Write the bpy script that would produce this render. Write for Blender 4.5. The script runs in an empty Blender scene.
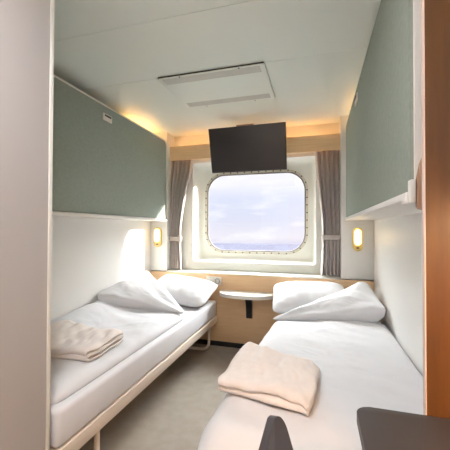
import bpy, bmesh, math, random
from mathutils import Vector, Matrix, noise, Euler
R = math.radians
PI = math.pi
S = bpy.context.scene
COL = S.collection

# ------------------------------------------------------------------ camera
cam_d = bpy.data.cameras.new('camera')
cam = bpy.data.objects.new('camera', cam_d)
COL.objects.link(cam)
cam_d.sensor_fit = 'HORIZONTAL'
cam_d.sensor_width = 36.0
cam_d.lens = 312.44 / 450.0 * 36.0
cam_d.clip_start = 0.02
cam_d.clip_end = 2000
yaw, pit, rol = -0.286555, 0.0142556, 0.0030294
fw = Vector((math.sin(yaw) * math.cos(pit), math.cos(yaw) * math.cos(pit), math.sin(pit)))
r0 = Vector((math.cos(yaw), -math.sin(yaw), 0))
u0 = r0.cross(fw)
rt = r0 * math.cos(rol) + u0 * math.sin(rol)
up = u0 * math.cos(rol) - r0 * math.sin(rol)
M = Matrix((rt, up, -fw)).transposed().to_4x4()
M.translation = Vector((0, 0, 1.15))
cam.matrix_world = M
S.camera = cam

# ------------------------------------------------------------------ look
S.view_settings.view_transform = 'Standard'
S.view_settings.look = 'None'
S.view_settings.gamma = 1.0
S.view_settings.use_curve_mapping = False
S.view_settings.exposure = 0.36

# ------------------------------------------------------------------ sky
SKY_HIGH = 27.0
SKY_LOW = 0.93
W = bpy.data.worlds.new('sky')
S.world = W
W.use_nodes = True
wt = W.node_tree
for n in list(wt.nodes):
    wt.nodes.remove(n)
def wn(t, **k):
    n = wt.nodes.new(t)
    for a, b in k.items():
        setattr(n, a, b)
    return n
tc = wn('ShaderNodeTexCoord')
sp = wn('ShaderNodeSeparateXYZ')
wt.links.new(tc.outputs['Generated'], sp.inputs[0])
ramp = wn('ShaderNodeValToRGB')          # colour by height above the horizon
mr = wn('ShaderNodeMapRange')
mr.inputs['From Min'].default_value = -0.08
mr.inputs['From Max'].default_value = 0.24
wt.links.new(sp.outputs['Z'], mr.inputs['Value'])
wt.links.new(mr.outputs[0], ramp.inputs[0])
cr = ramp.color_ramp
cr.elements[0].position = 0.0
cr.elements[0].color = (0.82, 0.78, 0.86, 1)
cr.elements[1].position = 1.0
cr.elements[1].color = (0.93, 0.91, 0.96, 1)
for p, c in ((0.10, (0.70, 0.68, 0.84)), (0.17, (0.86, 0.82, 0.90)), (0.36, (0.74, 0.75, 0.90)), (0.55, (0.72, 0.75, 0.92)), (0.70, (0.92, 0.90, 0.97))):
    e = cr.elements.new(p)
    e.color = c + (1,)
mp = wn('ShaderNodeMapping')
mp.inputs['Scale'].default_value = (4.0, 4.0, 16.0)
wt.links.new(tc.outputs['Generated'], mp.inputs[0])
nz = wn('ShaderNodeTexNoise')
nz.inputs['Scale'].default_value = 1.3
nz.inputs['Detail'].default_value = 6
wt.links.new(mp.outputs[0], nz.inputs['Vector'])
cl = wn('ShaderNodeValToRGB')
cl.color_ramp.elements[0].position = 0.50
cl.color_ramp.elements[1].position = 0.72
wt.links.new(nz.outputs[0], cl.inputs[0])
mx = wn('ShaderNodeMix', data_type='RGBA')
mx.inputs[7].default_value = (1.0, 0.98, 1.0, 1)
wt.links.new(cl.outputs[0], mx.inputs[0])
wt.links.new(ramp.outputs[0], mx.inputs[6])
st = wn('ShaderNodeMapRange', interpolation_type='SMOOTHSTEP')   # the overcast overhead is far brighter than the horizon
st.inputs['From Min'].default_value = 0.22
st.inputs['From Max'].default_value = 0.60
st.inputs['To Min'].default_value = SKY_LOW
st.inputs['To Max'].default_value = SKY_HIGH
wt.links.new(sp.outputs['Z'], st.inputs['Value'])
hi = wn('ShaderNodeMapRange', interpolation_type='SMOOTHSTEP')
hi.inputs['From Min'].default_value = 0.22
hi.inputs['From Max'].default_value = 0.45
wt.links.new(sp.outputs['Z'], hi.inputs['Value'])
m2 = wn('ShaderNodeMix', data_type='RGBA')
m2.inputs[7].default_value = (0.95, 0.97, 1.0, 1)
wt.links.new(hi.outputs[0], m2.inputs[0])
wt.links.new(mx.outputs[2], m2.inputs[6])
bg = wn('ShaderNodeBackground')
wt.links.new(m2.outputs[2], bg.inputs[0])
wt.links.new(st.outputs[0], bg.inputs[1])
wo = wn('ShaderNodeOutputWorld')
wt.links.new(bg.outputs[0], wo.inputs[0])

# ------------------------------------------------------------------ sun
sd = bpy.data.lights.new('sun', 'SUN')
sd.energy = 11.5
sd.angle = R(1.2)
sd.color = (1.0, 0.95, 0.88)
sun = bpy.data.objects.new('sun', sd)
COL.objects.link(sun)
sun.location = (6, 6, 5)
sun.rotation_euler = Vector((-1, -0.55, -0.45)).to_track_quat('-Z', 'Y').to_euler()

# lamp strengths: cove, niche and reading are the cabin's, the other two added fill
COVE = 10.0
NICHE = 14.0
READING = 4.0
ENTRY_FILL = 86.0
DESK_FILL = 58.0

# ------------------------------------------------------------------ materials
MATS = {}
def lin(c):
    return tuple(((v / 255) / 12.92 if v / 255 <= 0.04045 else ((v / 255 + 0.055) / 1.055) ** 2.4) for v in c) + (1,)
def mat(name, rgb, rough=0.5, var=0.04, scale=8.0, bump=0.0, bscale=200.0, metal=0.0, spec=0.5, sheen=0.0, stretch=(1, 1, 1), rgb2=None):
    m = bpy.data.materials.new(name)
    m.use_nodes = True
    t = m.node_tree
    b = t.nodes['Principled BSDF']
    b.inputs['Roughness'].default_value = rough
    b.inputs['Metallic'].default_value = metal
    b.inputs['Specular IOR Level'].default_value = spec
    if sheen:
        b.inputs['Sheen Weight'].default_value = sheen
    c = t.nodes.new('ShaderNodeTexCoord')
    g = t.nodes.new('ShaderNodeMapping')
    g.inputs['Scale'].default_value = stretch
    t.links.new(c.outputs['Object'], g.inputs[0])
    n = t.nodes.new('ShaderNodeTexNoise')
    n.inputs['Scale'].default_value = scale
    n.inputs['Detail'].default_value = 5
    t.links.new(g.outputs[0], n.inputs['Vector'])
    r = t.nodes.new('ShaderNodeValToRGB')
    a = lin(rgb)
    if rgb2:
        d = lin(rgb2)
    else:
        d = tuple(v * (1 - 2 * var) for v in a[:3]) + (1,)
    r.color_ramp.elements[0].position = 0.3
    r.color_ramp.elements[1].position = 0.7
    r.color_ramp.elements[0].color = d
    r.color_ramp.elements[1].color = a
    t.links.new(n.outputs[0], r.inputs[0])
    t.links.new(r.outputs[0], b.inputs['Base Color'])
    if bump:
        k = t.nodes.new('ShaderNodeTexNoise')
        k.inputs['Scale'].default_value = bscale
        k.inputs['Detail'].default_value = 3
        t.links.new(g.outputs[0], k.inputs['Vector'])
        q = t.nodes.new('ShaderNodeBump')
        q.inputs['Strength'].default_value = bump
        q.inputs['Distance'].default_value = 0.0003
        t.links.new(k.outputs[0], q.inputs['Height'])
        t.links.new(q.outputs[0], b.inputs['Normal'])
    MATS[name] = m
    return m
def emit(name, rgb, strength):
    m = bpy.data.materials.new(name)
    m.use_nodes = True
    t = m.node_tree
    b = t.nodes['Principled BSDF']
    b.inputs['Base Color'].default_value = lin(rgb)
    b.inputs['Emission Color'].default_value = lin(rgb)
    b.inputs['Emission Strength'].default_value = strength
    MATS[name] = m
    return m

mat('wall_white', (236, 234, 229), 0.35, 0.01, 3)
mat('ceiling_white', (232, 238, 230), 0.45, 0.01, 3)
mat('laminate_greige', (182, 176, 173), 0.4, 0.02, 2)
mat('steel_cream', (228, 228, 219), 0.35, 0.01, 4)
mat('carpet', (166, 156, 144), 0.95, 0.10, 14, 0.7, 420, spec=0.1, rgb2=(156, 146, 134))
mat('carpet_dark', (40, 38, 36), 0.6, 0.05, 9)
mat('oak', (236, 201, 158), 0.45, 0.06, 5, 0.1, 60, stretch=(1, 6, 14), rgb2=(228, 188, 143))
mat('oak_pelmet', (240, 208, 164), 0.45, 0.06, 5, 0.1, 60, stretch=(1, 6, 14), rgb2=(230, 194, 148))
mat('cherry', (96, 60, 22), 0.42, 0.08, 4, 0.1, 60, stretch=(14, 6, 1.2), rgb2=(80, 48, 17))
mat('edge_pale', (226, 200, 184), 0.45, 0.03, 5)
mat('green_felt', (153, 162, 151), 0.85, 0.04, 60, 0.3, 700, spec=0.15, rgb2=(146, 155, 144))
mat('bunk_white', (236, 232, 224), 0.4, 0.01, 6)
mat('tan_plastic', (176, 136, 108), 0.5, 0.03, 8)
mat('linen', (227, 227, 229), 0.9, 0.015, 10, 0.15, 500, spec=0.15, sheen=0.15)
mat('sheet', (231, 230, 233), 0.9, 0.015, 10, 0.15, 500, spec=0.15)
mat('blanket', (240, 230, 223), 0.95, 0.03, 30)
mat('frame_cream', (226, 212, 196), 0.4, 0.01, 8)
mat('curtain', (200, 190, 183), 0.9, 0.06, 60, 0.3, 500, spec=0.1, sheen=0.2)
mat('tieback_pale', (196, 186, 176), 0.9, 0.04, 60, 0.2, 500, spec=0.1)
mat('black_metal', (42, 40, 40), 0.45, 0.05, 20)
mat('tv_plastic', (40, 37, 36), 0.35, 0.05, 20)
mat('tv_screen', (64, 60, 60), 0.2, 0.02, 6, spec=0.6)
mat('steel', (224, 221, 214), 0.35, 0.05, 30, metal=0.1)
mat('ring_grey', (206, 200, 184), 0.4, 0.03, 30)
mat('gasket_grey', (104, 98, 92), 0.5, 0.03, 30)
mat('bolt_dark', (66, 60, 54), 0.4, 0.1, 30, metal=0.6)
mat('gold', (228, 200, 122), 0.35, 0.04, 20)
mat('white_plastic', (236, 232, 222), 0.4, 0.01, 20)
mat('grey_perforated', (205, 206, 198), 0.6, 0.05, 300, 0.6, 300)
mat('gap_shade', (74, 68, 60), 0.8, 0.05, 20)
mat('shelf_white', (240, 236, 228), 0.4, 0.01, 12)
mat('desk_dark', (47, 43, 44), 0.55, 0.05, 30)
mat('desk_edge', (80, 73, 72), 0.55, 0.05, 30)
mat('chair_dark', (46, 43, 48), 0.38, 0.05, 20)
mat('chair_edge', (132, 124, 130), 0.35, 0.05, 20)
mat('red_label', (200, 30, 40), 0.5, 0.02, 20)
mat('grey_label', (120, 116, 112), 0.5, 0.02, 20)
mat('sea', (48, 48, 55), 1.0, 0.10, 0.03, spec=0.0)
emit('led_warm', (255, 188, 108), COVE)
emit('niche_led_warm', (255, 200, 130), NICHE)
emit('reading_glow', (255, 222, 160), READING)
emit('entry_fill_glow', (250, 250, 255), ENTRY_FILL)
emit('desk_fill_glow', (255, 202, 150), DESK_FILL)

g = bpy.data.materials.new('window_glass')
g.use_nodes = True
t = g.node_tree
for n in list(t.nodes):
    t.nodes.remove(n)
tr = t.nodes.new('ShaderNodeBsdfTransparent')
tr.inputs[0].default_value = (0.97, 0.98, 0.98, 1)
gl = t.nodes.new('ShaderNodeBsdfGlossy')
gl.inputs['Roughness'].default_value = 0.03
ms = t.nodes.new('ShaderNodeMixShader')
ms.inputs[0].default_value = 0.04
ou = t.nodes.new('ShaderNodeOutputMaterial')
t.links.new(tr.outputs[0], ms.inputs[1])
t.links.new(gl.outputs[0], ms.inputs[2])
t.links.new(ms.outputs[0], ou.inputs[0])
MATS['window_glass'] = g

# ------------------------------------------------------------------ helpers
def link(name, bm, m, parent=None, smooth=False, loc=None):
    bmesh.ops.recalc_face_normals(bm, faces=bm.faces)
    me = bpy.data.meshes.new(name)
    bm.to_mesh(me)
    bm.free()
    o = bpy.data.objects.new(name, me)
    COL.objects.link(o)
    me.materials.append(MATS[m])
    if smooth:
        for p in me.polygons:
            p.use_smooth = True
        if smooth == 'auto':
            md = None
            me.set_sharp_from_angle(angle=R(38))
    if parent:
        o.parent = parent
    if loc:
        o.location = loc
    return o
def tag(o, label, cat, group=None):
    o['label'] = label
    o['category'] = cat
    if group:
        o['group'] = group
    return o
def thing(name, label, cat, loc=(0, 0, 0), group=None):
    o = bpy.data.objects.new(name, None)
    COL.objects.link(o)
    o.location = loc
    o.empty_display_size = 0.1
    return tag(o, label, cat, group)
def struct(o):
    o['kind'] = 'structure'
    return o
def add_box(bm, x0, x1, y0, y1, z0, z1, bev=0.0, seg=2):
    vs = [bm.verts.new((x, y, z)) for x in (x0, x1) for y in (y0, y1) for z in (z0, z1)]
    fs = [bm.faces.new([vs[i] for i in q]) for q in ((0, 1, 3, 2), (4, 6, 7, 5), (0, 4, 5, 1), (2, 3, 7, 6), (0, 2, 6, 4), (1, 5, 7, 3))]
    if bev:
        es = list({e for f in fs for e in f.edges})
        bmesh.ops.bevel(bm, geom=es, offset=bev, segments=seg, affect='EDGES', profile=0.5)
    return bm
def box(name, m, x0, x1, y0, y1, z0, z1, parent=None, bev=0.0, seg=2):
    bm = bmesh.new()
    add_box(bm, x0, x1, y0, y1, z0, z1, bev, seg)
    return link(name, bm, m, parent, 'auto' if bev else False)
def rrect(a0, a1, b0, b1, r, n=8):
    """rounded rectangle outline, 4*(n+1) points; r a number or four radii (a1b1, a0b1, a0b0, a1b0)"""
    rs = r if isinstance(r, (tuple, list)) else (r, r, r, r)
    out = []
    for k, (ca, cb, sa, sb) in enumerate(((a1, b1, -1, -1), (a0, b1, 1, -1), (a0, b0, 1, 1), (a1, b0, -1, 1))):
        rr = rs[k]
        for i in range(n + 1):
            an = k * PI / 2 + i / n * PI / 2
            out.append((ca + sa * rr + rr * math.cos(an), cb + sb * rr + rr * math.sin(an)))
    return out
def prism(bm, pts, axis, lo, hi, bev=0.0):
    """extrude a 2-D outline along an axis: 'x' pts are (y,z), 'y' pts are (x,z), 'z' pts are (x,y)"""
    def P(a, b, h):
        return {'x': (h, a, b), 'y': (a, h, b), 'z': (a, b, h)}[axis]
    A = [bm.verts.new(P(a, b, lo)) for a, b in pts]
    B = [bm.verts.new(P(a, b, hi)) for a, b in pts]
    n = len(pts)
    fa = bm.faces.new(A)
    fb = bm.faces.new(B[::-1])
    for i in range(n):
        bm.faces.new((A[i], A[(i + 1) % n], B[(i + 1) % n], B[i]))
    if bev:
        bmesh.ops.bevel(bm, geom=list(fa.edges) + list(fb.edges), offset=bev, segments=2, affect='EDGES', profile=0.5)
    return bm
def loft(bm, loops, close=False):
    L = [[bm.verts.new(p) for p in lp] for lp in loops]
    n = len(L[0])
    for a, b in zip(L, L[1:]):
        for i in range(n):
            bm.faces.new((a[i], a[(i + 1) % n], b[(i + 1) % n], b[i]))
    if close:
        a, b = L[-1], L[0]
        for i in range(n):
            bm.faces.new((a[i], a[(i + 1) % n], b[(i + 1) % n], b[i]))
    return L
def tube(bm, pts, r, seg=12):
    pts = [Vector(p) for p in pts]
    prev = None
    rings = []
    nrm = None
    for i, p in enumerate(pts):
        d = (pts[min(i + 1, len(pts) - 1)] - pts[max(i - 1, 0)]).normalized()
        if nrm is None:
            nrm = d.orthogonal().normalized()
        nrm = (nrm - d * nrm.dot(d)).normalized()
        b = d.cross(nrm)
        rings.append([bm.verts.new(p + r * (math.cos(2 * PI * k / seg) * nrm + math.sin(2 * PI * k / seg) * b)) for k in range(seg)])
    for a, b in zip(rings, rings[1:]):
        for k in range(seg):
            bm.faces.new((a[k], a[(k + 1) % seg], b[(k + 1) % seg], b[k]))
    bm.faces.new(rings[0][::-1])
    bm.faces.new(rings[-1])
def disc(bm, c, axis, r, h, seg=20):
    pts = [(r * math.cos(2 * PI * k / seg), r * math.sin(2 * PI * k / seg)) for k in range(seg)]
    i = {'x': (1, 2), 'y': (0, 2), 'z': (0, 1)}[axis]
    k = 'xyz'.index(axis)
    prism(bm, [(a + c[i[0]], b + c[i[1]]) for a, b in pts], axis, c[k], c[k] + h)
def nz2(x, y, s, seed):
    return noise.noise(Vector((x * s, y * s, seed)))
def smooth_outline(pts, n=120, rad=0.06):
    """resample a closed polygon evenly and round it off"""
    P = [Vector(p) for p in pts]
    seg = [(P[i], P[(i + 1) % len(P)]) for i in range(len(P))]
    L = [(b - a).length for a, b in seg]
    T = sum(L)
    out = []
    for k in range(n):
        d = T * k / n
        for (a, b), l in zip(seg, L):
            if d <= l:
                out.append(a + (b - a) * (d / l))
                break
            d -= l
    it = int((rad / (T / n)) ** 2) + 1
    for _ in range(it):
        out = [(out[i - 1] + out[i] * 2 + out[(i + 1) % n]) / 4 for i in range(n)]
    return out
def puff(bm, outline, top, bottom, rings=36, power=5.0):
    """a soft slab: top(x,y,f) and bottom(x,y,f) give 3-D points; f runs from 1 in the middle to 0 on the rim"""
    n = len(outline)
    c = sum(outline, Vector((0, 0))) / n
    def grid(fn):
        rows = []
        for k in range(1, rings + 1):
            s = 1 - (1 - k / rings) ** 1.6
            f = (1 - s ** power) ** 0.5 if s < 1 else 0.0
            rows.append([fn(*(c + (p - c) * s), f) for p in outline])
        return rows, fn(c.x, c.y, 1.0)
    T, tcn = grid(top)
    Bt, bcn = grid(bottom)
    tv = [[bm.verts.new(p) for p in r] for r in T]
    bv = [[bm.verts.new(p) for p in r] for r in Bt[:-1]] + [tv[-1]]
    tcv = bm.verts.new(tcn)
    bcv = bm.verts.new(bcn)
    for vv, cv in ((tv, tcv), (bv, bcv)):
        for i in range(n):
            bm.faces.new((cv, vv[0][i], vv[0][(i + 1) % n]))
        for a, b in zip(vv, vv[1:]):
            for i in range(n):
                bm.faces.new((a[i], b[i], b[(i + 1) % n], a[(i + 1) % n]))

# ------------------------------------------------------------------ the room
XL, XR = -1.70, 0.472          # side walls
YF, YB = 2.965, 3.14           # face of the lamp piers and headboard, window wall
YD = -0.55                    # door wall
ZC = 2.17
BX, BY = -0.97, 0.95          # corner of the wet room block

struct(box('floor', 'carpet', XL - .05, XR + .05, YD - .05, YB + .05, -0.05, 0))
bm = bmesh.new()
for a, b in ((YD - .05, 1.352), (1.355, 1.8846), (1.886, YB + .3)):
    add_box(bm, XL - .05, XR + .05, a, b, ZC, ZC + .03, 0.0012, 1)
add_box(bm, XL - .05, XR + .05, YD - .05, YB + .3, ZC + .031, ZC + .06)
struct(link('ceiling', bm, 'ceiling_white'))
struct(box('wall_left', 'wall_white', XL - .05, XL, YD - .05, YB + .3, 0, ZC))
struct(box('wall_right', 'wall_white', XR, XR + .05, YD - .05, YB + .3, 0, ZC))
struct(box('wall_bathroom', 'laminate_greige', XL, BX, YD, BY, 0, ZC))
struct(box('trim_1', 'bunk_white', BX - .006, BX + .004, BY - .012, BY + .004, 0, ZC, bev=.002))
bm = bmesh.new()                                   # door wall behind the camera
add_box(bm, BX, -.62, YD - .05, YD, 0, ZC)
add_box(bm, .14, XR, YD - .05, YD, 0, ZC)
add_box(bm, -.62, .14, YD - .05, YD, 2.02, ZC)
struct(link('wall_front', bm, 'wall_white'))
dr = struct(box('door_1', 'oak', -.62, .14, YD - .045, YD - .005, 0, 2.02))
bm = bmesh.new()
tube(bm, [(-.55, YD - .005, 1.02), (-.55, YD + .05, 1.02), (-.43, YD + .05, 1.02)], .009)
link('door_handle', bm, 'steel', dr, True)

# window wall with the recess and the porthole opening
RX0, RX1, RZ0, RZ1 = -1.286, -0.009, 0.809, 1.867
WX0, WX1, WZ0, WZ1, WR = -1.180, -0.1175, 0.919, 1.752, 0.192
YW = 3.32
N = 10
def yl(pts, y):
    return [(a, y, b) for a, b in pts]
bm = bmesh.new()
outer = rrect(XL, XR, 0, ZC, 0.0001, N)
hole = rrect(RX0, RX1, RZ0, RZ1, .03, N)
loft(bm, [yl(outer, YB + .02), yl(outer, YB), yl(hole, YB), yl(hole, YB + .02)])
wb = struct(link('wall_back', bm, 'steel_cream'))
bm = bmesh.new()
def rr(d, r):
    return rrect(RX0 + d, RX1 - d, RZ0 + d, RZ1 - d, r, N)
win = rrect(WX0, WX1, WZ0, WZ1, WR, N)
loft(bm, [yl(rr(0, .03), YB), yl(rr(.002, .03), YB + .02), yl(rr(.004, .035), YW - .07), yl(rr(.012, .05), YW - .03), yl(rr(.03, .06), YW - .008), yl(rr(.055, .08), YW), yl(win, YW), yl(win, YW + .014)])
struct(link('trim_2', bm, 'steel_cream', None, 'auto'))
bm = bmesh.new()
def wr(d):
    return rrect(WX0 - d, WX1 + d, WZ0 - d, WZ1 + d, WR + d, N)
loft(bm, [yl(wr(.030), YW), yl(wr(.029), YW - .006), yl(wr(.008), YW - .008), yl(wr(.006), YW - .002)])
w1 = struct(link('window_1', bm, 'ring_grey', None, 'auto'))
bm = bmesh.new()
loft(bm, [yl(wr(.0065), YW - .003), yl(wr(-.002), YW - .003), yl(wr(-.006), YW + .002), yl(wr(-.006), YW + .012)])
link('gasket', bm, 'gasket_grey', w1, 'auto')
bm = bmesh.new()
prism(bm, wr(-.004), 'y', YW + .004, YW + .012)
link('glass_pane', bm, 'window_glass', w1)
# bolts round the frame
path = [Vector(p) for p in rrect(WX0 - .019, WX1 + .019, WZ0 - .019, WZ1 + .019, WR + .019, 16)]
Ls = [(path[(i + 1) % len(path)] - path[i]).length for i in range(len(path))]
tot = sum(Ls)
NB = 46
first = None
for k in range(NB):
    d = tot * k / NB
    for i, l in enumerate(Ls):
        if d <= l:
            p = path[i] + (path[(i + 1) % len(path)] - path[i]) * (d / l)
            break
        d -= l
    if first is None:
        bm = bmesh.new()
        disc(bm, (0, -.005, 0), 'y', .0075, .006, 8)
        first = link('bolt', bm, 'bolt_dark', w1)
        o = first
    else:
        o = first.copy()
        COL.objects.link(o)
    o.location = (p.x, YW - .007, p.y)

# lamp piers left and right of the window
PXL, PXR = -1.510, 0.206
struct(box('wall_pier_left', 'wall_white', XL, PXL, YF, YB, .716, ZC, bev=.002))
struct(box('wall_pier_right', 'wall_white', PXR, XR, YF, YB, .716, ZC, bev=.002))
struct(box('trim_3', 'steel_cream', PXL, PXR, YF - .004, YB, .706, .718, bev=.003))
struct(box('baseboard_back', 'carpet_dark', XL, XR, YF - .008, YF + .004, 0, .046, bev=.002))
tag(box('headboard_panel', 'oak', XL, XR, YF, YF + .02, 0, .706, bev=.002),
    'light oak panel running wall to wall below the window and behind both pillows', 'headboard')

# ------------------------------------------------------------------ pelmet with hidden cove light
pel = thing('curtain_pelmet', 'light oak pelmet board across the top of the window behind the television', 'pelmet', (0, 0, 0))
box('board', 'oak_pelmet', PXL, PXR, 3.030, 3.050, 1.884, 2.034, pel, .0015)
box('light_strip', 'led_warm', PXL + .03, PXR - .03, 3.056, 3.068, 1.985, 1.997, pel)
box('curtain_track', 'white_plastic', PXL + .002, PXR - .002, 3.085, 3.117, 1.935, 1.955, pel)

# ------------------------------------------------------------------ fold-away upper berths
def berth(side, label):
    """side -1: on the left wall, +1: on the right wall"""
    t = thing('upper_berth', label, 'upper berth', (0, 0, 0), 'folded upper berths')
    if side < 0:
        xw, xf = XL, PXL
        y0, y1 = .96, 2.955
    else:
        xw, xf = XR, .245
        y0, y1 = .955, 2.955
    z0, z1 = 1.232, 2.082
    s = -side                                   # from wall to room
    bm = bmesh.new()
    prism(bm, rrect(y0, y1, z0, z1, (.05, .02, .01, .01), 6), 'x', min(xw, xf - s * .010), max(xw, xf - s * .010), .004)
    link('tray', bm, 'bunk_white', t, 'auto')
    bm = bmesh.new()
    prism(bm, rrect(y0 + .012, y1 - .016, z0 + .026, z1 - .020, (.04, .01, .006, .006), 6), 'x', min(xf - s * .03, xf), max(xf - s * .03, xf), .003)
    pn = link('padded_panel', bm, 'green_felt', t, 'auto')
    bm = bmesh.new()
    prism(bm, rrect(y0 + .005, y1 - .006, z0 + .001, z0 + .022, .006, 3), 'x', min(xf - s * .02, xf + s * .012), max(xf - s * .02, xf + s * .012), .003)
    link('bottom_rail', bm, 'bunk_white', t, 'auto')
    yc = 1.985 if side < 0 else 2.14
    lt = box('latch', 'steel', min(xf, xf + s * .008), max(xf, xf + s * .008), yc - .052, yc + .052, 1.955, 2.008, t, .003)
    lt['label'] = 'silver latch plate'
    box('slot', 'black_metal', min(xf + s * .004, xf + s * .010), max(xf + s * .004, xf + s * .010), yc - .034, yc + .040, 1.986, 1.999, lt)
    box('light_strip', 'niche_led_warm', min(xw + s * .04, xw + s * .05), max(xw + s * .04, xw + s * .05), 2.45, 2.93, z1 + .004, z1 + .014, t)
    return t
bl = berth(-1, 'folded upper berth with green felt front on the left wall, above the left pillow')
br = berth(1, 'folded upper berth with green felt front on the right wall beside the cherry wood panel')
bm = bmesh.new()
prism(bm, [(.254, 1.212), (.258, 1.206), (.268, 1.203), (.475, 1.203), (.475, 1.42), (.330, 1.42), (.300, 1.400), (.276, 1.368), (.263, 1.328), (.254, 1.285)], 'y', .932, .952, .003)
ec = link('end_bracket', bm, 'tan_plastic', br, 'auto')
ec['label'] = 'tan rounded end bracket'
bm = bmesh.new()
add_box(bm, .238, .252, .935, .960, 1.222, 1.285, .003)
add_box(bm, .232, .250, .960, 1.00, 1.222, 1.242, .003)
link('hinge', bm, 'bunk_white', br, 'auto')

# ------------------------------------------------------------------ television
TVC = Vector((-0.604, 2.745, 1.876))
tv = thing('television', 'black flat television mounted on the oak pelmet above the window', 'television', TVC)
tilt = R(-11.5)
Rm = Matrix.Rotation(tilt, 4, 'X')
tv.rotation_euler = (R(16), 0, R(-0.3))
bm = bmesh.new()
add_box(bm, -.349, .349, -.012, .018, -.201, .201, .005)
add_box(bm, -.22, .22, .018, .04, -.14, .10, .008)
link('casing', bm, 'tv_plastic', tv, 'auto')
box('screen', 'tv_screen', -.341, .341, -.0135, -.011, -.186, .193, tv)
bm = bmesh.new()
add_box(bm, -.09, .07, .006, .020, .200, .213, .003)
mb = link('top_bracket', bm, 'tan_plastic', tv, 'auto')
bm = bmesh.new()
add_box(bm, -.66, -.55, 2.79, 3.0295, 1.925, 1.965, .004)
add_box(bm, -.72, -.49, 3.018, 3.0298, 1.895, 1.995, .003)
md = link('wall_arm', bm, 'steel', tv, 'auto')
md.data.transform((Matrix.Translation(TVC) @ Euler((R(16), 0, R(-0.3))).to_matrix().to_4x4()).inverted())

# ------------------------------------------------------------------ ceiling access panel
AX0, AX1, AY0, AY1 = -1.028, -.306, 1.868, 2.378
ap = thing('ceiling_panel', 'white rectangular access panel with perforated strips hung just below the ceiling', 'ceiling panel', (0, 0, ZC))
ap_in = Matrix.Translation((0, 0, ZC)).inverted()
def apbox(name, m, *a, bev=0, parent=ap):
    o = box(name, m, *a, parent, bev)
    o.data.transform(ap_in)
    return o
pl = apbox('panel', 'ceiling_white', AX0, AX1, AY0, AY1, ZC - .016, ZC - .010, bev=.001)
apbox('painted_gap_shade', 'gap_shade', AX0 + .004, AX1 - .004, AY0 + .004, AY1 - .004, ZC - .010, ZC)  # solid dark filler, its colour paints the shade between panel and ceiling
for y in (AY0 + .012, AY1 - .092):
    apbox('perforated_strip', 'grey_perforated', AX0 + .03, AX1 - .03, y, y + .078, ZC - .0168, ZC - .015)
for x in (AX0 + .16, AX1 - .16):
    for y in (AY0 + .006, AY1 + .030):
        bm = bmesh.new()
        disc(bm, (x, y, ZC - (.006 if y > AY1 else .020)), 'z', .0045, .006 if y > AY1 else .006, 10)
        o = link('screw', bm, 'bolt_dark', ap)
        o.data.transform(ap_in)

# ------------------------------------------------------------------ curtains
def curtain(label, prof, tie_z, tiemat, phase, npl):
    t = thing('curtain', label, 'curtain', (0, 0, 0), 'window curtains')
    bm = bmesh.new()
    z0, z1 = .728, 1.934
    nz_, ns = 60, npl * 12
    rows = []
    for i in range(nz_ + 1):
        z = z0 + (z1 - z0) * i / nz_
        # interpolate left and right edge
        for (za, la, ra), (zb, lb, rb) in zip(prof, prof[1:]):
            if za <= z <= zb + 1e-6:
                f = (z - za) / (zb - za)
                f = f * f * (3 - 2 * f)
                l, r = la + (lb - la) * f, ra + (rb - ra) * f
                break
        g = math.exp(-((z - tie_z) / .07) ** 2)
        amp = .028 * (1 - .45 * g)
        row = []
        for k in range(ns + 1):
            s = k / ns
            sw = s + .012 * math.sin(z * 7 + phase) * math.sin(PI * s)
            x = l + (r - l) * sw + .004 * nz2(s * 9, z * 1.4, 1, phase)
            sn = math.sin(2 * PI * npl * s + phase + .5 * nz2(s * 3, z, 1.1, phase + 3))
            fwd = max(0, min(1, (1.88 - z) / .35))
            y = 3.096 - .052 * fwd * fwd * (3 - 2 * fwd) + amp * math.copysign(abs(sn) ** .8, sn) + .006 * nz2(s * 20, z * 2, 1, phase)
            row.append(bm.verts.new((x, y, z)))
        rows.append(row)
    for a, b in zip(rows, rows[1:]):
        for k in range(ns):
            bm.faces.new((a[k], a[k + 1], b[k + 1], b[k]))
    bm.normal_update()
    bmesh.ops.solidify(bm, geom=bm.faces[:], thickness=.0025)
    link('cloth', bm, 'curtain', t, True)
    # tieback band
    for (za, la, ra), (zb, lb, rb) in zip(prof, prof[1:]):
        if za <= tie_z <= zb:
            f = (tie_z - za) / (zb - za)
            f = f * f * (3 - 2 * f)
            l, r = la + (lb - la) * f, ra + (rb - ra) * f
    bm = bmesh.new()
    lo = rrect(l - .010, r + .010, 3.005, 3.082, .03, 6)
    li = rrect(l - .006, r + .006, 3.009, 3.078, .027, 6)
    sag = lambda x: .012 * math.sin(PI * (x - l) / (r - l)) if l < x < r else 0
    w = .022
    def zl(pts, dz):
        return [(a, b, tie_z + dz - sag(a)) for a, b in pts]
    loft(bm, [zl(lo, -w), zl(lo, w), zl(li, w), zl(li, -w)], True)
    tb = link('tieback', bm, tiemat, t, 'auto')
    return t, tb
c1, tb1 = curtain('grey curtain tied back on the left side of the window, catching the sun',
                  [(.70, -1.505, -1.372), (1.055, -1.506, -1.385), (1.94, -1.506, -1.272)], 1.055, 'tieback_pale', 0.3, 5)
tb1['label'] = 'pale tieback band'
bm = bmesh.new()
add_box(bm, -1.400, -1.365, 2.998, 3.024, 1.02, 1.08, .008)
link('knot', bm, 'tieback_pale', tb1, 'auto')
c2, tb2 = curtain('grey curtain tied back on the right side of the window, in shade',
                  [(.70, .030, .200), (1.085, .045, .200), (1.94, -.02, .200)], 1.085, 'curtain', 1.7, 5)

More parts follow.
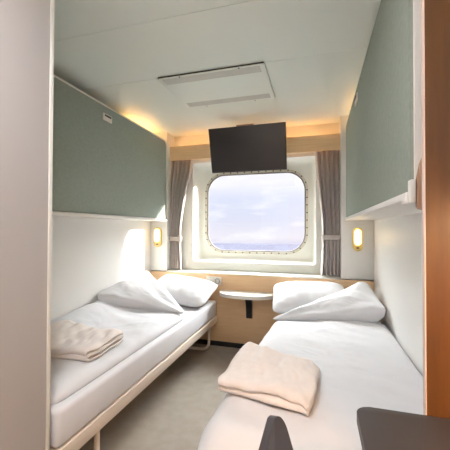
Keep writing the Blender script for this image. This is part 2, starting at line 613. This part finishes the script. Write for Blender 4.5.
# ------------------------------------------------------------------ reading lamps on the piers
def lamp(xc, label, group):
    t = thing('reading_lamp', label, 'wall lamp', (xc, YF, 1.067), group)
    bm = bmesh.new()
    prism(bm, rrect(-.040, .040, -.104, .104, .0399, 10), 'y', -.022, 0, .004)
    link('backplate', bm, 'gold', t, 'auto')
    bm = bmesh.new()
    prism(bm, rrect(-.025, .025, -.050, .086, .0249, 10), 'y', -.034, -.020, .005)
    d = link('diffuser', bm, 'reading_glow', t, 'auto')
    d['label'] = 'glowing pill-shaped diffuser'
    bm = bmesh.new()
    prism(bm, rrect(-.012, .012, -.080, -.070, .004, 4), 'y', -.026, -.021, .001)
    link('switch', bm, 'black_metal', t, 'auto')
    return t
lamp(-1.607, 'gold pill-shaped reading lamp glowing on the wall left of the left curtain', 'reading lamps')
lamp(.341, 'gold pill-shaped reading lamp glowing on the wall right of the right curtain', 'reading lamps')

# ------------------------------------------------------------------ socket plate, label, shelf
sk = thing('socket_plate', 'cream double socket plate on the oak panel beside the left pillow', 'socket', (-.986, YF, .638))
bm = bmesh.new()
prism(bm, rrect(-.078, .078, -.042, .042, .006, 4), 'y', -.010, 0, .002)
link('plate', bm, 'white_plastic', sk, 'auto')
bm = bmesh.new()
lo = [(.039 + .026 * math.cos(a * PI / 10), .026 * math.sin(a * PI / 10)) for a in range(20)]
li = [(.039 + .021 * math.cos(a * PI / 10), .021 * math.sin(a * PI / 10)) for a in range(20)]
loft(bm, [yl(lo, -.010), yl(lo, -.013), yl(li, -.013), yl(li, -.010)])
link('socket_ring', bm, 'grey_label', sk, 'auto')
bm = bmesh.new()
for dx in (-.009, .009):
    disc(bm, (.039 + dx, -.0112, 0), 'y', .003, .002, 10)
link('socket_holes', bm, 'black_metal', sk)
box('rocker_switch', 'white_plastic', -.066, -.014, -.0135, -.009, -.027, .027, sk, .002)

es = thing('wall_sticker', 'tiny grey and red sticker on the right side of the window recess', 'sticker', (RX1 - .0045, 3.16, 1.29))
box('grey_field', 'grey_label', -.002, -.0005, -.012, .012, 0, .075, es)
box('red_field', 'red_label', -.002, -.0005, -.012, .012, -.070, -.001, es)

sh = thing('wall_shelf', 'white half-round shelf on the oak panel between the two beds', 'shelf', (-.637, YF, .555))
bm = bmesh.new()
arc = [(.275, 0)] + [(.275 * math.copysign(abs(math.cos(a)) ** .8, math.cos(a)), -.225 * abs(math.sin(a)) ** .8) for a in [PI * k / 40 for k in range(1, 40)]] + [(-.275, 0)]
prism(bm, [(p[0], p[1]) for p in arc], 'z', -.033, 0, .005)
link('shelf_top', bm, 'shelf_white', sh, 'auto')
bm = bmesh.new()
prism(bm, [(0, -.033), (0, -.250), (-.012, -.258), (-.028, -.250), (-.036, -.12), (-.085, -.045), (-.13, -.033)], 'x', -.016, .040, .004)
bk = link('bracket', bm, 'black_metal', sh, 'auto')
bk['label'] = 'black angled bracket'

# ------------------------------------------------------------------ beds
def bed(x0, x1, y0, y1, label, aisle):
    """aisle +1: open side is x1, -1: open side is x0"""
    t = thing('bed', label, 'bed', ((x0 + x1) / 2, (y0 + y1) / 2, 0), 'low single beds')
    inv = Matrix.Translation(t.location).inverted()
    def fit(o):
        o.data.transform(inv)
        return o
    bm = bmesh.new()
    for a, b in ((x0, x0 + .03), (x1 - .03, x1)):
        add_box(bm, a, b, y0, y1, .236, .300, .006)
    for a, b in ((y0, y0 + .03), (y1 - .03, y1)):
        add_box(bm, x0 + .03, x1 - .03, a, b, .238, .298)
    fit(link('frame', bm, 'frame_cream', t, 'auto'))
    fit(box('base_board', 'frame_cream', x0 + .03, x1 - .03, y0 + .03, y1 - .03, .280, .296, t))
    bm = bmesh.new()
    add_box(bm, x0 + .004, x1 - .004, y0 + .010, y1 - .004, .301, .452, .022, 4)
    mt = fit(link('mattress', bm, 'sheet', t, 'auto'))
    for yl_ in (1.235, 2.80):
        xa, xb = x0 + .05, x1 - .035
        if aisle < 0:
            xa, xb = x0 + .035, x1 - .05
        r = .07
        pts = [(xa, yl_, .245), (xa, yl_, r + .014)]
        pts += [(xa + r - r * math.cos(a), yl_, .014 + r - r * math.sin(a)) for a in [PI / 2 * k / 6 for k in range(1, 7)]]
        pts += [(xb - r + r * math.sin(a), yl_, .014 + r - r * math.cos(a)) for a in [PI / 2 * k / 6 for k in range(0, 7)]]
        pts += [(xb, yl_, .245)]
        bm = bmesh.new()
        tube(bm, pts, .0135)
        fit(link('leg_hoop', bm, 'frame_cream', t, True))
    return t
LX1 = -.945
RXE = -.285
bed(XL + .004, LX1, .965, 2.955, 'low single bed on the left wall with its mattress side and cream rail exposed', 1)
bed(RXE, XR - .004, .965, 2.955, 'low single bed on the right wall, mostly hidden under its white duvet', -1)

def pillow(name, label, loc, w, d, h, rot, seed):
    bm = bmesh.new()
    n = 44
    grids = []
    for sgn in (1, -1):
        rows = []
        for i in range(n + 1):
            row = []
            for k in range(n + 1):
                u = math.sin((i / n - .5) * PI)
                v = math.sin((k / n - .5) * PI)
                u = .5 * u + .5 * (2 * i / n - 1)
                v = .5 * v + .5 * (2 * k / n - 1)
                x = w / 2 * u * (1 - .04 * (1 - v * v) - .07 * v ** 6) * (1 - .02 * nz2(u, v, 2, seed))
                y = d / 2 * v * (1 - .05 * (1 - u * u) - .10 * u ** 6)
                q = max(0, (1 - abs(u) ** 3.0)) * max(0, (1 - abs(v) ** 2.6))
                z = sgn * h / 2 * q ** .55
                wv = .012 * nz2(x, y, 7, seed) + .008 * nz2(x * 2.2, y, 11, seed + 4)
                cr = .010 * abs(math.sin((abs(u) + abs(v)) * 9 + 2 * nz2(x, y, 5, seed))) * (abs(u) * abs(v)) ** 1.2
                z += (wv - cr) * q ** .5 * (1 if sgn > 0 else .4)
                row.append(bm.verts.new((x, y, z)))
            rows.append(row)
        for a, b in zip(rows, rows[1:]):
            for k in range(n):
                bm.faces.new((a[k], a[k + 1], b[k + 1], b[k]))
    bmesh.ops.remove_doubles(bm, verts=bm.verts, dist=.0006)
    o = link(name, bm, 'linen', None, True)
    o.location = loc
    o.rotation_euler = rot
    return tag(o, label, 'pillow', 'bed pillows')
pillow('pillow', 'plump white pillow at the head of the left bed, next to the socket plate', (-1.225, 2.722, .582), .62, .42, .175, (R(19), R(6), R(-3)), 3)
pillow('pillow', 'plump white pillow at the head of the right bed, half behind the turned-back duvet', (-.065, 2.735, .578), .62, .43, .18, (R(23), R(-2), R(5)), 8)

def wrinkle(x, y, seed, a=1.0):
    cre = 0
    for k, (an, fr) in enumerate(((.5, 5.0), (-.4, 6.5), (1.2, 4.2))):
        d = x * math.cos(an) + y * math.sin(an)
        t = -x * math.sin(an) + y * math.cos(an)
        n = nz2(t * fr, d * 1.1, 1.0, seed + 20 + k)
        cre += max(0, 1 - abs(n) * 7) * max(0, nz2(t * 2, d * 2, 1.0, seed + 30 + k) + .1)
    return a * (.012 * nz2(x, y, 3.2, seed) + .008 * nz2(x * .7 + y * .6, y, 8, seed + 5) + .005 * abs(nz2(x + .3 * y, y * 1.8, 14, seed + 9)) + .010 * cre)

# left duvet
dl = None
out = smooth_outline([(-1.692, .985), (-.985, .985), (-.985, 2.26), (-1.40, 2.50), (-1.692, 2.50)], 160, .05)
bm = bmesh.new()
def topL(x, y, f):
    wall = max(0, (-1.28 - x) / .41)
    q = min(1, max(0, (y - 1.2) / .8))
    return (x, y, .462 + f * (.046 + (.05 + .06 * q * q * (3 - 2 * q)) * wall * wall + wrinkle(x, y, 2.0)))
puff(bm, out, topL, lambda x, y, f: (x, y, .455), 44, 9)
dl = link('duvet', bm, 'linen', None, True)
tag(dl, 'white duvet spread over the left bed with its corner folded back', 'duvet', 'white duvets')
def flap(parent, A, B, C, hA, hB, hC, seed, zb):
    """corner of the duvet folded back over itself: fold line A-B, free corner C"""
    A, B, C = Vector(A), Vector(B), Vector(C)
    mid = (A + B) / 2 + ((A + B) / 2 - C).normalized() * .03
    out = smooth_outline([A, mid, B, (B + C) / 2, C, (A + C) / 2 + (B - (A + C) / 2) * .06], 130, .05)
    ax = ((B + C) / 2 - A).normalized()
    pr = Vector((-ax.y, ax.x))
    det = (B.y - C.y) * (A.x - C.x) + (C.x - B.x) * (A.y - C.y)
    def plane(x, y):
        a = ((B.y - C.y) * (x - C.x) + (C.x - B.x) * (y - C.y)) / det
        b = ((C.y - A.y) * (x - C.x) + (A.x - C.x) * (y - C.y)) / det
        return a * hA + b * hB + (1 - a - b) * hC
    bm = bmesh.new()
    def top(x, y, f):
        p = plane(x, y)
        e = zb + .012 + (p - zb - .012) * .72
        d = Vector((x, y)) - A
        al, pe = d.dot(ax), d.dot(pr) / max(.12, d.dot(ax))
        fold = .012 * math.sin(pe * 13 + 2.2 * nz2(x, y, 3, seed)) * min(1, al / .3)
        return (x, y, e + (p - e) * f + f * (wrinkle(x, y, seed, 1.3) + fold))
    puff(bm, out, top, lambda x, y, f: (x, y, zb + .012 + (plane(x, y) - zb - .012) * .72 - f * ((plane(x, y) - zb - .012) * .72 + .01)), 36, 4.0)
    o = link('folded_corner', bm, 'linen', parent, True)
    return o
flap(dl, (-.955, 2.21), (-1.62, 2.77), (-1.685, 2.08), .515, .775, .680, 5.0, .475)

# right duvet, hanging over the aisle edge and the foot
out = smooth_outline([(-.44, .86), (.10, .87), (.464, .90), (.464, 2.50), (.15, 2.50), (-.285, 2.35)], 170, .05)
bm = bmesh.new()
def drape(x, y, h):
    r = .055
    xe = -.245 - .05 * (2.35 - y) / 1.4
    ye = 1.02
    nx, ny, nzv = 0.0, 0.0, 1.0
    px, py, pz = x, y, .462
    if x < xe:
        e = xe - x
        a = min(e / r, PI / 2)
        px = xe - r * math.sin(a)
        pz -= r * (1 - math.cos(a)) + max(0, e - r * PI / 2)
        nx, nzv = -math.sin(a), math.cos(a)
    if y < ye:
        e = ye - y
        a = min(e / r, PI / 2)
        py = ye - r * math.sin(a)
        pz -= r * (1 - math.cos(a)) + max(0, e - r * PI / 2)
        ny = -math.sin(a)
        nzv *= math.cos(a)
    l = math.sqrt(nx * nx + ny * ny + nzv * nzv) or 1
    return (px + nx / l * h, py + ny / l * h, pz + nzv / l * h)
puff(bm, out, lambda x, y, f: drape(x, y, .006 + f * (.042 + wrinkle(x, y, 12.0))), lambda x, y, f: drape(x, y, .002 * (1 - f)), 50, 9)
drt = link('duvet', bm, 'linen', None, True)
tag(drt, 'white duvet spread over the right bed, hanging over its aisle edge', 'duvet', 'white duvets')
flap(drt, (-.33, 2.26), (.40, 2.81), (.458, 2.34), .505, .775, .635, 15.0, .475)

# folded blankets: one long strip folded to and fro, laid over a loose four-sided footprint
def blanket(label, quad, z0, seed, layers=4, rise=None):
    bm = bmesh.new()
    th = .0115
    prof = []
    nlay = 30
    for k in range(layers):
        z = th * .5 + k * th * 1.05
        v0 = .015 * math.sin(k * 2.1 + seed) + .012
        v1 = 1 - .012 - .015 * math.cos(k * 1.7 + seed)
        vs = [v0 + (v1 - v0) * i / nlay for i in range(nlay + 1)]
        if k % 2 == 0:
            vs = vs[::-1]
        prof += [(v, z) for v in vs]
        if k < layers - 1:
            sg = -1 if k % 2 == 0 else 1
            for a in (45, 90, 135):
                prof.append((vs[-1] + sg * th * 2.2 * math.sin(R(a)), z + th * .525 * (1 - math.cos(R(a)))))
    FL, FR, BR, BL = [Vector(q) for q in quad]
    cx, cy = (FL + FR + BR + BL) / 4
    nx = 60
    rows = []
    H = layers * th
    for i in range(nx + 1):
        u = i / nx
        row = []
        for (v, z) in prof:
            lv = z / H
            uu = u + .012 * nz2(v * 3, lv * 6, 1.3, seed) * (1 + lv)
            rnd = max(0, abs(v - .5) - .36) / .14
            uu = .5 + (uu - .5) * (1 - .035 * rnd * rnd)
            vv = v + .03 * nz2(u * 3, lv * 1.5, 1, seed + 1)
            p = (FL * (1 - uu) + FR * uu) * (1 - vv) + (BL * (1 - uu) + BR * uu) * vv
            zz = z + lv * (.016 * nz2(u * 2.4, v * 1.6, 1.5, seed) + .012 * nz2(u * 5 + v * 2, v * 2, 1.6, seed + 2) + .006 * abs(nz2(u * 12, v * 3, 1.2, seed + 6)) + .006)
            ed = max(0, abs(u - .5) - .43) / .07
            zz -= lv * ed * ed * .014
            row.append(bm.verts.new((p.x - cx, p.y - cy, zz + (rise(p.x, p.y) if rise else 0))))
        rows.append(row)
    for a, b in zip(rows, rows[1:]):
        for k in range(len(prof) - 1):
            bm.faces.new((a[k], a[k + 1], b[k + 1], b[k]))
    bm.normal_update()
    bmesh.ops.solidify(bm, geom=bm.faces[:], thickness=.0085)
    o = link('folded_blanket', bm, 'blanket', None, True)
    o.location = (cx, cy, z0)
    return tag(o, label, 'blanket', 'folded blankets')
blanket('folded cream blanket lying on the left bed beside the pale wall corner', [(-1.50, 1.215), (-1.04, 1.255), (-1.06, 1.56), (-1.52, 1.60)], .516, 1.5,
        rise=lambda x, y: .06 * max(0, (-1.28 - x) / .41) ** 2)
blanket('folded cream blanket lying on the right bed near the chair', [(-.378, 1.200), (-.022, 1.118), (.008, 1.430), (-.352, 1.592)], .514, 6.5)

# ------------------------------------------------------------------ partition, desk, chair by the entrance
pt = thing('wardrobe_partition', 'warm cherry wood upright panel at the right edge between desk and bed', 'partition', (.353, .81, 0))
pin = Matrix.Translation(pt.location).inverted()
o = box('board', 'cherry', .233, XR - .002, .797, .815, 0.002, ZC - .002, pt); o.data.transform(pin)
o = box('edge_band', 'edge_pale', .231, .233, .797, .815, 0.002, ZC - .002, pt); o.data.transform(pin)
o['label'] = 'pale edge band'

dk = thing('desk', 'dark grey-brown desk with rounded corner in front of the cherry wood panel', 'desk', (.28, .45, 0))
din = Matrix.Translation(dk.location).inverted()
def dfit(o):
    o.data.transform(din)
    return o
bm = bmesh.new()
ol = rrect(.086, XR - .003, .06, .795, (.002, .03, .03, .002), 6)
prism(bm, ol, 'z', .716, .740, .0015)
dfit(link('desktop', bm, 'desk_dark', dk, 'auto'))
bm = bmesh.new()
ol1 = rrect(.085, XR - .002, .059, .7955, (.002, .031, .031, .002), 6)
loft(bm, [[(a, b, .7175) for a, b in ol1], [(a, b, .7385) for a, b in ol1], [(a, b, .7385) for a, b in ol], [(a, b, .7175) for a, b in ol]], True)
dfit(link('edge_band', bm, 'desk_edge', dk, 'auto'))
for y in (.10, .74):
    bm = bmesh.new()
    tube(bm, [(.40, y, .716), (.40, y, .012)], .018)
    disc(bm, (.40, y, 0), 'z', .03, .012)
    dfit(link('leg', bm, 'black_metal', dk, 'auto'))

ch = thing('chair', 'dark grey chair with rounded backrest at the aisle side of the desk', 'chair', (.10, .44, 0))
cin = Matrix.Translation(ch.location).inverted()
def cfit(o):
    o.data.transform(cin)
    return o
# backrest: a bent reclined shell in the y-z plane
bm = bmesh.new()
ol = rrect(.255, .632, .53, .798, (.045, .05, .03, .03), 8)
def bend(y, z, off):
    yc = .44
    s = (y - yc) / .19
    x = -.078 - .30 * (z - .80) + .018 * s * s - .010
    return (x + off, y, z)
N1 = 12
def strip(off):
    c = (.44, .67)
    rows = []
    for k in range(1, N1 + 1):
        f = k / N1
        rows.append([bm.verts.new(bend(c[0] + (a - c[0]) * f, c[1] + (b - c[1]) * f, off)) for a, b in ol])
    cv = bm.verts.new(bend(c[0], c[1], off))
    n = len(ol)
    for i in range(n):
        bm.faces.new((cv, rows[0][i], rows[0][(i + 1) % n]))
    for a, b in zip(rows, rows[1:]):
        for i in range(n):
            bm.faces.new((a[i], b[i], b[(i + 1) % n], a[(i + 1) % n]))
    return rows[-1]
ra, rb = strip(0), strip(-.013)
for i in range(len(ol)):
    bm.faces.new((ra[i], rb[i], rb[(i + 1) % len(ol)], ra[(i + 1) % len(ol)]))
cfit(link('backrest', bm, 'chair_dark', ch, 'auto'))
bm = bmesh.new()
prism(bm, rrect(-.03, .36, .245, .635, .06, 6), 'z', .435, .455, .006)
cfit(link('seat', bm, 'chair_dark', ch, 'auto'))
for sx, sy in ((-.01, .27), (-.01, .61), (.33, .27), (.33, .61)):
    bm = bmesh.new()
    tube(bm, [(sx, sy, .436), (sx + (-.025 if sx < 0 else .02), sy, .002)], .012)
    cfit(link('leg', bm, 'black_metal', ch, True))
for sy in (.34, .54):
    bm = bmesh.new()
    tube(bm, [(.02, sy, .440), (-.005, sy, .50), (-.012, sy, .62)], .010)
    cfit(link('back_support', bm, 'black_metal', ch, True))

# unseen ceiling lamp added over the entrance to light the cabin from the front
cl_ = thing('added_ceiling_fill', 'unseen round ceiling lamp added over the entrance passage as front fill', 'ceiling lamp', (-.45, .22, ZC))
bm = bmesh.new()
disc(bm, (0, 0, -.03), 'z', .15, .03, 40)
link('housing', bm, 'white_plastic', cl_, 'auto')
bm = bmesh.new()
disc(bm, (0, 0, -.036), 'z', .135, .008, 40)
link('diffuser', bm, 'entry_fill_glow', cl_, 'auto')

# unseen warm lamp added over the desk, shining down from a small wall housing
wl = thing('added_desk_fill', 'unseen warm bar lamp added on the right wall above the desk as front fill', 'wall lamp', (XR, .36, 1.22))
bm = bmesh.new()
add_box(bm, -.11, 0, -.20, .20, 0, .05, .004)
add_box(bm, -.11, -.104, -.20, .20, -.018, 0)
link('housing', bm, 'white_plastic', wl, 'auto')
bm = bmesh.new()
add_box(bm, -.098, -.012, -.18, .18, -.012, .002, .003)
link('diffuser', bm, 'desk_fill_glow', wl, 'auto')

# ------------------------------------------------------------------ the sea far below
bm = bmesh.new()
nseg = 12
vs = [[bm.verts.new((-400 + 800 * i / nseg, 8 + 278 * j / nseg, -12 + .15 * nz2(i, j, .7, 3))) for i in range(nseg + 1)] for j in range(nseg + 1)]
for j in range(nseg):
    for i in range(nseg):
        bm.faces.new((vs[j][i], vs[j][i + 1], vs[j + 1][i + 1], vs[j + 1][i]))
struct(link('sea', bm, 'sea', None, True))
